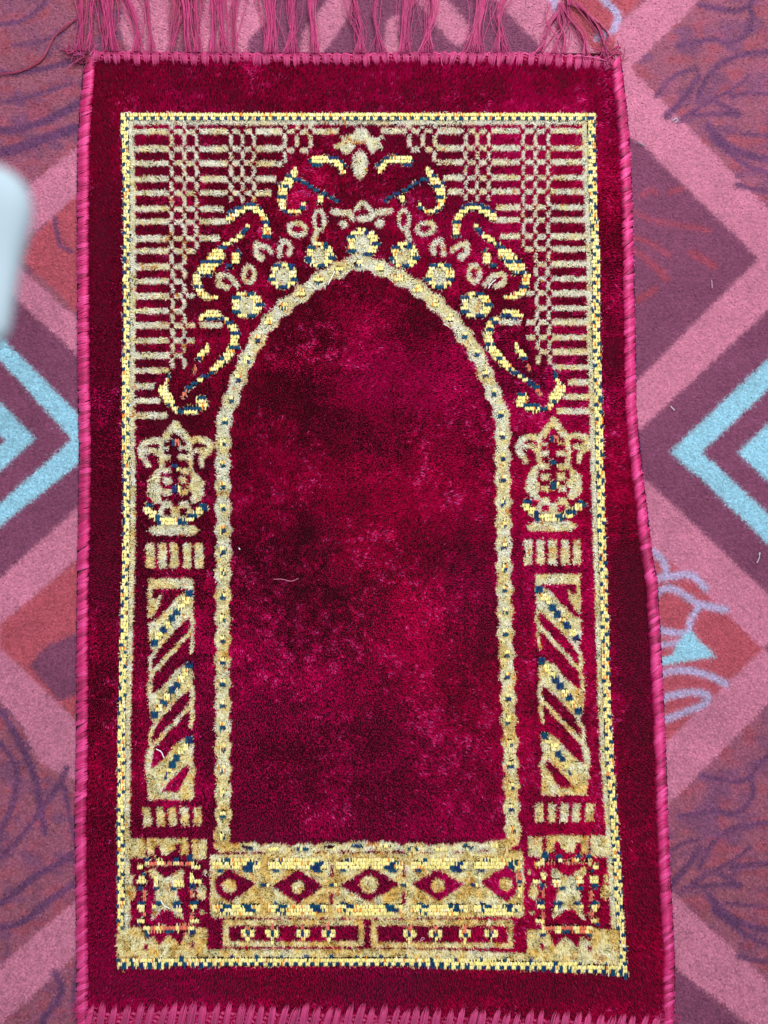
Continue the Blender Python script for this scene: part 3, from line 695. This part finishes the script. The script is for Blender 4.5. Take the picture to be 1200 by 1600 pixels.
make_tassel([D(b0=326, b1=338, t0=330, t1=338, nst=18, cur=3), D(b0=340, b1=354, t0=338, t1=344, nst=14, cur=4)])
make_tassel([D(b0=362, b1=374, t0=352, t1=366, nst=9, cur=5), D(b0=352, b1=364, t0=300, t1=345, nst=6, cur=7)])
make_tassel([D(b0=410, b1=436, t0=410, t1=434, nst=34, cur=3)])
make_tassel([D(b0=440, b1=468, t0=434, t1=452, nst=30, cur=5, mid=460)])
make_tassel([D(b0=484, b1=500, t0=478, t1=492, nst=26, cur=2.5)])
make_tassel([D(b0=552, b1=574, t0=544, t1=562, nst=30, cur=4, mid=566)])
make_tassel([D(b0=576, b1=606, t0=582, t1=600, nst=12, cur=5, mid=584)])
make_tassel([D(b0=622, b1=642, t0=632, t1=652, nst=32, cur=3)])
make_tassel([D(b0=652, b1=680, t0=652, t1=674, nst=34, cur=4, mid=672)])
make_tassel([D(b0=722, b1=758, t0=752, t1=772, nst=34, cur=4)])
make_tassel([D(b0=766, b1=800, t0=800, t1=832, nst=22, cur=7, mid=776)])
fan = []
for (b0, b1, n_, md) in ((834, 850, 14, 872), (858, 872, 12, 880), (876, 886, 12, 888), (908, 924, 16, 908), (938, 952, 12, 940)):
    fan.append(D(b0=b0, b1=b1, t0=888, t1=894, nst=n_, top=4, mid=(b0+b1)/2*.35+md*.65, cur=3))
fan.append(D(b0=886, b1=896, t0=880, t1=900, nst=26, top=-60, base_y=8, cur=3))
make_tassel(fan, [(curve([(895, 86), (930, 90), (950, 96)], .011), wl)]+[(curve([(890, 4), (920, 22), (945, 44), (953, 56), (948, 72), (935, 84)], .004+.0004*q, .7), wc*R.uniform(.8, 1.2)) for q in range(8)], 'tassel gathered into a knot and fanning out at the right')
# frayed corners
def fray(cx, cy, n_, r_, cols_):
    ps, cl = [], []
    for k in range(n_):
        a0 = R.uniform(0, 6.28); pts = [(cx+R.normal(0, 4), cy+R.normal(0, 4))]
        for q in range(3): a0 += R.normal(0, 1.0); pts.append((pts[-1][0]+math.cos(a0)*r_*R.uniform(.2, .5), pts[-1][1]+math.sin(a0)*r_*R.uniform(.2, .5)))
        ps.append(curve(pts, R.uniform(.004, .011))); cl.append(cols_[k % len(cols_)]*R.uniform(.7, 1.2))
    V, Fq, sz, cnt = tubes(ps, [.6*S*R.uniform(.8, 1.6) for _ in ps])
    up(build('frayed_corner', V, Fq, sz, np.concatenate([np.tile(c, (m, 1)) for c, m in zip(cl, cnt)]), M_yarn, smooth=True))
fray(133, 86, 46, 24, [wc, dark, wl]); fray(114, 82, 16, 20, [dark, wc]); fray(956, 86, 40, 24, [wc, yc, dark]); fray(138, 1588, 40, 26, [wc, yc]); fray(1044, 1590, 34, 22, [yc, wc])

# ------------------------------------------------------------------ floor carpet
CW, CH, OX, OY = 1500, 1900, 150, 150
GROUND, PINK, MAROON, BLUE, RED, SCROLL, REDLINE, BLUELINE = range(8)
CAR = np.full((CH, CW), GROUND, np.int8)
cy_, cx_ = np.mgrid[0:CH, 0:CW].astype(np.float32); cx_ -= OX; cy_ -= OY
def cpoly(c, pts):
    p_ = np.array(pts, float); CAR[in_poly(cx_, cy_, p_)] = c
def cstroke(c, pts, w_):
    p_ = np.array(pts, float); x0 = max(int(p_[:, 0].min()-w_+OX), 0); x1 = int(p_[:, 0].max()+w_+OX)+1; y0 = max(int(p_[:, 1].min()-w_+OY), 0); y1 = int(p_[:, 1].max()+w_+OY)+1
    # smooth the corners of the drawn line
    for _ in range(2):
        q = [p_[0]]
        for a_, b_ in zip(p_[:-1], p_[1:]): q += [a_*.75+b_*.25, a_*.25+b_*.75]
        q.append(p_[-1]); p_ = np.array(q)
    sl = (slice(y0, y1), slice(x0, x1)); m = seg_mask(cx_[sl], cy_[sl], p_, w_); v = CAR[sl]; v[m] = c
# right side
cpoly(PINK, [(1007, 0), (1157, -150), (1243, -150), (1093, 0), (1040, 50), (985, 106), (1200, 325), (1400, 525), (1400, 620), (1182, 404), (985, 214), (880, 106), (940, 60)])
cpoly(MAROON, [(985, 214), (1010, 232), (1185, 403), (1000, 590), (960, 600), (880, 300)])
cpoly(PINK, [(1185, 403), (1400, 195), (1400, 280), (1200, 484), (1002, 668), (985, 690), (900, 680), (1000, 590)])
cpoly(MAROON, [(1400, 284), (1400, 1130), (1200, 928), (1012, 752), (940, 706), (1002, 668), (1200, 484)])
cpoly(BLUE, [(1046, 706), (1200, 560), (1400, 370), (1400, 1040), (1200, 850), (1100, 752)])
cpoly(MAROON, [(1096, 706), (1200, 608), (1400, 418), (1400, 992), (1200, 802)])
cpoly(BLUE, [(1152, 706), (1200, 662), (1400, 470), (1400, 940), (1200, 752)])
cpoly(PINK, [(1012, 752), (1200, 928), (1400, 1130), (1400, 1200), (1192, 1012), (1400, 800), (1400, 900), (1200, 1100), (1052, 1250), (900, 1300), (900, 700)])
cpoly(RED, [(1000, 835), (1030, 862), (1100, 925), (1192, 1014), (1100, 1100), (1040, 1160), (900, 1160)])
cpoly(PINK, [(985, 1311), (1052, 1250), (900, 1300)])
cpoly(PINK, [(1045, 1390), (1200, 1532), (1400, 1730), (1400, 1830), (1170, 1600), (1055, 1512), (900, 1400)])
cpoly(MAROON, [(1055, 1512), (1110, 1555), (1160, 1602), (1230, 1670), (1230, 1750), (900, 1750), (900, 1450)])
# left side
cpoly(PINK, [(55, 280), (180, 180), (180, 265), (40, 372), (10, 400), (100, 480), (180, 545), (180, 620), (20, 462), (-60, 395), (20, 318)])
cpoly(RED, [(48, 372), (110, 312), (180, 262), (180, 530), (115, 480), (30, 402)])
cpoly(MAROON, [(-150, 290), (20, 462), (128, 562), (180, 610), (180, 740), (110, 802), (0, 902), (-150, 1040)])
cpoly(BLUE, [(8, 532), (130, 655), (160, 685), (130, 718), (20, 805), (-150, 950), (-150, 905), (0, 785), (112, 686), (0, 562), (-150, 410), (-150, 370)])
cpoly(BLUE, [(55, 685), (0, 628), (-150, 480), (-150, 870), (0, 735)])
cpoly(MAROON, [(8, 688), (-150, 550), (-150, 820)])
cpoly(PINK, [(0, 902), (110, 802), (180, 740), (180, 820), (120, 872), (0, 975), (0, 1012), (125, 1130), (180, 1180), (180, 1250), (60, 1190), (30, 1128), (0, 1093), (-150, 960)])
cpoly(RED, [(0, 975), (120, 875), (180, 820), (180, 1180), (95, 1102), (0, 1012)])
cpoly(MAROON, [(45, 1040), (70, 1010), (125, 985), (180, 940), (180, 1060), (125, 1082), (92, 1096)])
cpoly(PINK, [(0, 1508), (122, 1402), (180, 1350), (180, 1440), (120, 1492), (0, 1600), (-150, 1720), (-150, 1640)])
# behind the fringe
cpoly(MAROON, [(330, -150), (900, -150), (880, 100), (330, 100)])
cpoly(PINK, [(200, -60), (260, -60), (265, 100), (205, 100), (185, 40)]); cpoly(PINK, [(330, -40), (420, -60), (418, 30), (388, 62), (380, 110), (300, 100)])
cpoly(PINK, [(525, -20), (552, 0), (548, 20), (498, 92), (468, 92), (472, 50)]); cpoly(PINK, [(560, -90), (600, -60), (580, -20), (560, -40)])
cpoly(PINK, [(604, 30), (622, 20), (622, 60), (640, 92), (598, 92)]); cpoly(PINK, [(640, -50), (697, -2), (733, 38), (735, 58), (717, 72), (700, 60), (672, 28), (650, 0)])
cpoly(PINK, [(774, 0), (700, -75), (830, -100), (900, -30), (930, 0), (940, 106), (872, 106), (837, 65)])
cpoly(RED, [(262, -60), (300, -60), (292, 30), (270, 14)]); cpoly(RED, [(868, -60), (1008, -10), (965, 36), (960, 110), (920, 70), (880, 20)])
cpoly(PINK, [(1007, 0), (1093, 0), (985, 106), (960, 106), (960, 50)])
def grp(items, dy=0, dx=0, flip=None):
    for c, pts, w_ in items:
        q = [((flip-x_ if flip else x_)+dx, y_+dy) for x_, y_ in pts]; cstroke(c, q, w_)
right_scroll = [(SCROLL, [(1093, 7), (1120, 12), (1150, 18), (1170, 8), (1178, 30), (1162, 58), (1138, 70), (1118, 58), (1096, 64), (1058, 70)], 9),
                (SCROLL, [(1170, 8), (1190, -20), (1230, -40)], 9), (SCROLL, [(1025, 150), (1040, 128), (1062, 112), (1090, 106)], 7), (SCROLL, [(1090, 150), (1110, 110), (1140, 88), (1200, 78), (1260, 90)], 9),
                (SCROLL, [(1040, 182), (1062, 160), (1082, 134), (1092, 118)], 10), (SCROLL, [(1060, 190), (1100, 160), (1145, 140), (1170, 118)], 7), (SCROLL, [(1080, 180), (1130, 176), (1165, 182), (1120, 160)], 8),
                (SCROLL, [(1105, 195), (1128, 220), (1160, 240), (1200, 250), (1250, 240)], 12), (SCROLL, [(1110, 215), (1140, 238), (1170, 262), (1200, 270), (1260, 300)], 9), (SCROLL, [(1140, 150), (1180, 142), (1230, 150)], 8),
                (SCROLL, [(1150, 288), (1180, 296), (1220, 300)], 8), (SCROLL, [(1130, 205), (1180, 210), (1230, 214)], 6)]
grp(right_scroll); grp(right_scroll, dy=1205, dx=2)
left_scroll = [(SCROLL, [(-60, 30), (0, 40), (40, 30), (70, 6), (90, -30)], 8), (SCROLL, [(-40, 110), (20, 116), (70, 106), (110, 96), (125, 80)], 9), (SCROLL, [(-60, 190), (0, 205), (40, 200), (90, 180), (125, 160)], 14),
               (SCROLL, [(-20, 240), (30, 232), (70, 215), (120, 200)], 18), (SCROLL, [(0, 160), (50, 150), (110, 130)], 8), (SCROLL, [(20, 70), (60, 66), (100, 50)], 6), (SCROLL, [(85, 340), (88, 360), (94, 385), (112, 392)], 7)]
grp(left_scroll)
lower_left = [(SCROLL, [(0, 1110), (20, 1140), (40, 1180), (56, 1220), (62, 1260), (70, 1300)], 12), (SCROLL, [(0, 1160), (30, 1200), (20, 1260), (-10, 1320)], 10), (SCROLL, [(0, 1340), (30, 1310), (60, 1270), (90, 1230), (104, 1200)], 9),
              (SCROLL, [(100, 1230), (110, 1280), (118, 1320)], 9), (SCROLL, [(-20, 1420), (20, 1400), (50, 1370), (90, 1350), (122, 1330)], 12), (SCROLL, [(0, 1450), (40, 1440), (70, 1410), (118, 1380)], 12), (SCROLL, [(85, 1520), (100, 1545), (80, 1575), (60, 1600), (90, 1640)], 12), (SCROLL, [(120, 1510), (112, 1560), (122, 1600)], 8)]
grp(lower_left)
grp([(REDLINE, [(985, 390), (1010, 402), (1035, 428), (1042, 436)], 10), (REDLINE, [(1080, 395), (1105, 408), (1115, 416)], 11), (REDLINE, [(995, 468), (1010, 460), (1022, 452)], 11), (REDLINE, [(990, 330), (1020, 345), (1060, 350), (1110, 360)], 7), (REDLINE, [(1000, 305), (1012, 296), (1025, 300)], 8), (REDLINE, [(1045, 300), (1066, 294)], 8), (REDLINE, [(985, 370), (1012, 376), (1045, 398)], 7)])
grp([(BLUELINE, [(1020, 860), (1040, 880), (1040, 900), (1020, 905), (1050, 900), (1078, 896), (1090, 905), (1102, 920)], 11), (BLUELINE, [(1020, 932), (1036, 918), (1056, 920), (1080, 938), (1100, 946), (1133, 952)], 11),
     (BLUELINE, [(1094, 945), (1078, 968), (1076, 985), (1070, 990), (1050, 988), (1020, 982)], 11), (BLUELINE, [(1020, 1062), (1040, 1048), (1072, 1046), (1100, 1052), (1134, 1068)], 11),
     (BLUELINE, [(1020, 1100), (1050, 1084), (1090, 1080), (1108, 1086), (1102, 1100), (1070, 1112), (1040, 1124), (1020, 1126)], 11), (BLUELINE, [(1018, 1008), (1050, 1006), (1068, 1000)], 10),
     (BLUELINE, [(868, 8), (875, 18)], 13), (BLUELINE, [(940, -4), (965, 20), (966, 30), (958, 46)], 11), (BLUELINE, [(932, 58), (948, 52)], 11), (BLUELINE, [(858, -8), (868, 4)], 11)])
cpoly(BLUE, [(1068, 990), (1080, 985), (1096, 1005), (1120, 1026), (1090, 1030), (1030, 1040), (1020, 1034), (1050, 1022)])
cnames = {GROUND: 'mauve_ground', PINK: 'pink_band', MAROON: 'plum_band', BLUE: 'sky_blue_chevron', RED: 'brick_red_panel', SCROLL: 'indigo_scrollwork', REDLINE: 'red_scrollwork', BLUELINE: 'pale_blue_scrollwork'}
ccol = {GROUND: (166, 98, 116), PINK: (206, 130, 156), MAROON: (138, 77, 106), BLUE: (160, 208, 224), RED: (188, 90, 104), SCROLL: (112, 70, 108), REDLINE: (170, 78, 96), BLUELINE: (188, 176, 208)}
cen = P([-320, 1520, 1520, -320], [-320, -320, 1920, 1920], 0)
NX = 41; gx = np.linspace(cen[:, 0].min(), cen[:, 0].max(), NX); gy = np.linspace(cen[:, 1].min(), cen[:, 1].max(), NX)
GX, GY = np.meshgrid(gx, gy); V = np.stack([GX, GY, 0*GX], -1).reshape(-1, 3)
ii = (np.arange(NX-1)[:, None]*NX+np.arange(NX-1)[None, :]); Fq = np.stack([ii, ii+1, ii+NX+1, ii+NX], -1).ravel()
carpet = build('carpet', V, Fq, np.full((NX-1)**2, 4), material=M_base, kind='structure')
carpet['label'] = 'machine woven floor carpet in pink, plum and sky blue zigzags'
gx_, gy_ = np.meshgrid(np.arange(-130, 1330, 2.15), np.arange(-130, 1730, 2.15)); p = np.stack([gx_.ravel(), gy_.ravel()], 1); p = p+R.uniform(-.5, .5, p.shape)*2.15
inner = in_poly(p[:, 0], p[:, 1], np.array([(150, 108), (150, 1600), (1025, 1600), (1010, 1250), (985, 760), (962, 500), (950, 108)], float))
p = p[~inner]; n = len(p)
pj = p+R.normal(0, 1.5, p.shape)
cl_ = CAR[np.clip((pj[:, 1]+OY).astype(int), 0, CH-1), np.clip((pj[:, 0]+OX).astype(int), 0, CW-1)]
ci = lambda q: CAR[np.clip((q[:, 1]+OY).astype(int), 0, CH-1), np.clip((q[:, 0]+OX).astype(int), 0, CW-1)]
cn = lattice_noise((CH, CW), 26, 61)*.5+lattice_noise((CH, CW), 9, 62)*.3+lattice_noise((CH, CW), 90, 63)*.5
cnv = cn[np.clip((p[:, 1]+OY).astype(int), 0, CH-1), np.clip((p[:, 0]+OX).astype(int), 0, CW-1)]-.65
# worn dye: colours bleed toward a mauve mean in broad patches, and red ground shifts to plum
ctab = np.array([lin(ccol[k]) for k in range(8)])
col = 0
for k in range(7): col = col+ctab[ci(p+R.normal(0, (1.6, 3.4)[k % 2], p.shape))]/7
bleed = np.clip(.12+.55*cnv, 0, .45)[:, None]; soft = np.isin(cl_, [GROUND, SCROLL, REDLINE])[:, None]
col = col*(1-bleed*soft)+lin((142, 78, 118))*bleed*soft
sk = lattice_noise((CH, CW), (14, 34), 71)*.6+lattice_noise((CH, CW), (34, 16), 72)*.4
skv = sk[np.clip((p[:, 1]+OY).astype(int), 0, CH-1), np.clip((p[:, 0]+OX).astype(int), 0, CW-1)]
ind = np.clip((skv-.50)*2.6, 0, .5)[:, None]*np.isin(cl_, [GROUND])[:, None]
col = col*(1-ind)+lin((112, 74, 116))*ind
rn = lattice_noise((CH, CW), (22, 20), 81)*.5+lattice_noise((CH, CW), (9, 24), 82)*.5
rnv = np.clip((rn[np.clip((p[:, 1]+OY).astype(int), 0, CH-1), np.clip((p[:, 0]+OX).astype(int), 0, CW-1)]-.5)*2.4, 0, .55)[:, None]*np.isin(cl_, [GROUND])[:, None]
col = col*(1-rnv)+lin((176, 84, 98))*rnv
col = col*(1+.26*cnv[:, None])*R.uniform(.80, 1.12, (n, 1))
a = R.uniform(0, 2*math.pi, n); lm = np.clip(R.normal(.8, .12, n), 0, 1)
hh = 0.0022
A = P(p[:, 0], p[:, 1], .0028)
wd = np.stack([np.cos(a), np.sin(a), 0*a], -1)*(1.7*S)
up_ = np.stack([-np.sin(a)*lm*2.6*S, np.cos(a)*lm*2.6*S, np.zeros(n)], -1)
r0 = A-up_; r0[:, 2] = .0016; t0 = A+up_; t0[:, 2] = .0028+R.normal(0, .0002, n)
CV = np.stack([r0-wd, r0+wd, t0+wd*.8, t0-wd*.8], 1)
order = np.argsort(cl_, kind='stable'); bounds = np.searchsorted(cl_[order], np.arange(9))
for k in range(8):
    idx = order[bounds[k]:bounds[k+1]]; m = len(idx)
    if not m: continue
    o = build(cnames[k], CV[idx].reshape(-1, 3), np.arange(4*m), np.full(m, 4), np.repeat(col[idx], 4, axis=0), M_carpet, parent=carpet, kind='stuff')

# ------------------------------------------------------------------ loose fibres and lint
def lint(lbl, pts, z, r=.45, col_=(0.55, 0.45, 0.5), cat='lint'):
    V, Fq, sz, cnt = tubes([curve(pts, z, .15)], r*S, sides=4)
    o = build('lint_fibre', V, Fq, sz, np.tile(col_, (len(V), 1)), M_yarn, smooth=True); o['label'] = lbl; o['category'] = cat; o['group'] = 'loose fibres of lint'
lint('short pinkish fibre lying across the middle of the red velvet field', [(425, 905), (442, 905), (455, 909), (468, 903)], .0095, .55, (.5, .12, .2))
lint('white fibre on the plum band right of the rug', [(1047, 634), (1055, 642)], .004, .9, (.5, .48, .52))
lint('curled white fibre on the lower band of the left column', [(243, 1170), (252, 1174), (257, 1186)], .0105, .8, (.85, .8, .85))
lint('white curved fibre on the star of the lower left corner block', [(250, 1405), (256, 1415), (266, 1420)], .0105, .6, (.9, .9, .9))
lint('tiny white speck on the velvet right of the left arch side', [(373, 856), (375, 859)], .0098, .8, (.85, .85, .9))
lint('pink looped fibre on the right cartouche', [(656, 1471), (660, 1464), (664, 1467), (658, 1470), (654, 1473)], .0100, .4, (.75, .3, .45))
lint('grey fibre on the carpet just right of the rug near its top corner', [(995, 222), (1002, 225), (1009, 229)], .004, .9, (.18, .2, .25))
lint('white fluff on the carpet scrollwork at the upper right', [(1050, 190), (1056, 184), (1060, 188), (1054, 192)], .004, .9, (.45, .4, .48))
lint('white thread bent over the right flower roundel', [(762, 452), (768, 442), (776, 436)], .0105, .7, (.9, .88, .9))
lint('long pale fibre crossing the top of the arch band', [(512, 446), (517, 436), (524, 422)], .0105, .7, (.9, .88, .85))
lint('white curled fluff on the lower plum band at the right edge', [(1185, 868), (1188, 862), (1186, 874), (1182, 880)], .004, .8, (.45, .4, .45))
lint('short vertical pale fibre on the carpet left of the upper zigzag', [(1112, 436), (1113, 452)], .004, .5, (.65, .35, .5))

# ------------------------------------------------------------------ pale blurred cloth near the lens at the left edge
zc = CAMH-0.30
prof = [(262, 0, 0), (264, 8, 0), (270, 22, 0), (280, 34, 0), (296, 46, 0), (320, 52, 0), (345, 50, 0), (372, 43, 0), (400, 35, 0), (430, 29, 0), (460, 24, 0), (490, 19, 0), (515, 16, 0), (532, 8, 0), (540, 0, 0)]
V = []; ns = 20
for (y, hw2, _) in prof:
    right_edge = hw2; left = -150
    c_ = (right_edge+left)/2; r_ = max((right_edge-left)/2, 2) if hw2 > 0 else 2
    for k in range(ns):
        a_ = 2*math.pi*k/ns
        q = P(c_+math.cos(a_)*r_ if hw2 > 0 else c_+math.cos(a_)*60, y, zc)
        fold = 1+.08*math.sin(a_*3+y*.02)
        q = np.array(q); q[2] += math.sin(a_)*r_*.45*(CAMH-zc)/F*fold*(1 if hw2 > 0 else .4)
        V.append(q)
V = np.array(V); L = len(prof); Fq = []
for j in range(L-1):
    for k in range(ns): k2 = (k+1) % ns; Fq += [j*ns+k, j*ns+k2, (j+1)*ns+k2, (j+1)*ns+k]
sz = [4]*((L-1)*ns); Fq += list(range(ns))[::-1]; sz.append(ns); Fq += [(L-1)*ns+k for k in range(ns)]; sz.append(ns)
o = build('white_cloth', V, Fq, sz, material=M_cloth, smooth=True)
md = o.modifiers.new('round', 'SUBSURF'); md.levels = 2; md.render_levels = 2
o['label'] = 'out of focus pale bluish white rounded cloth fold poking in at the left edge'; o['category'] = 'cloth'
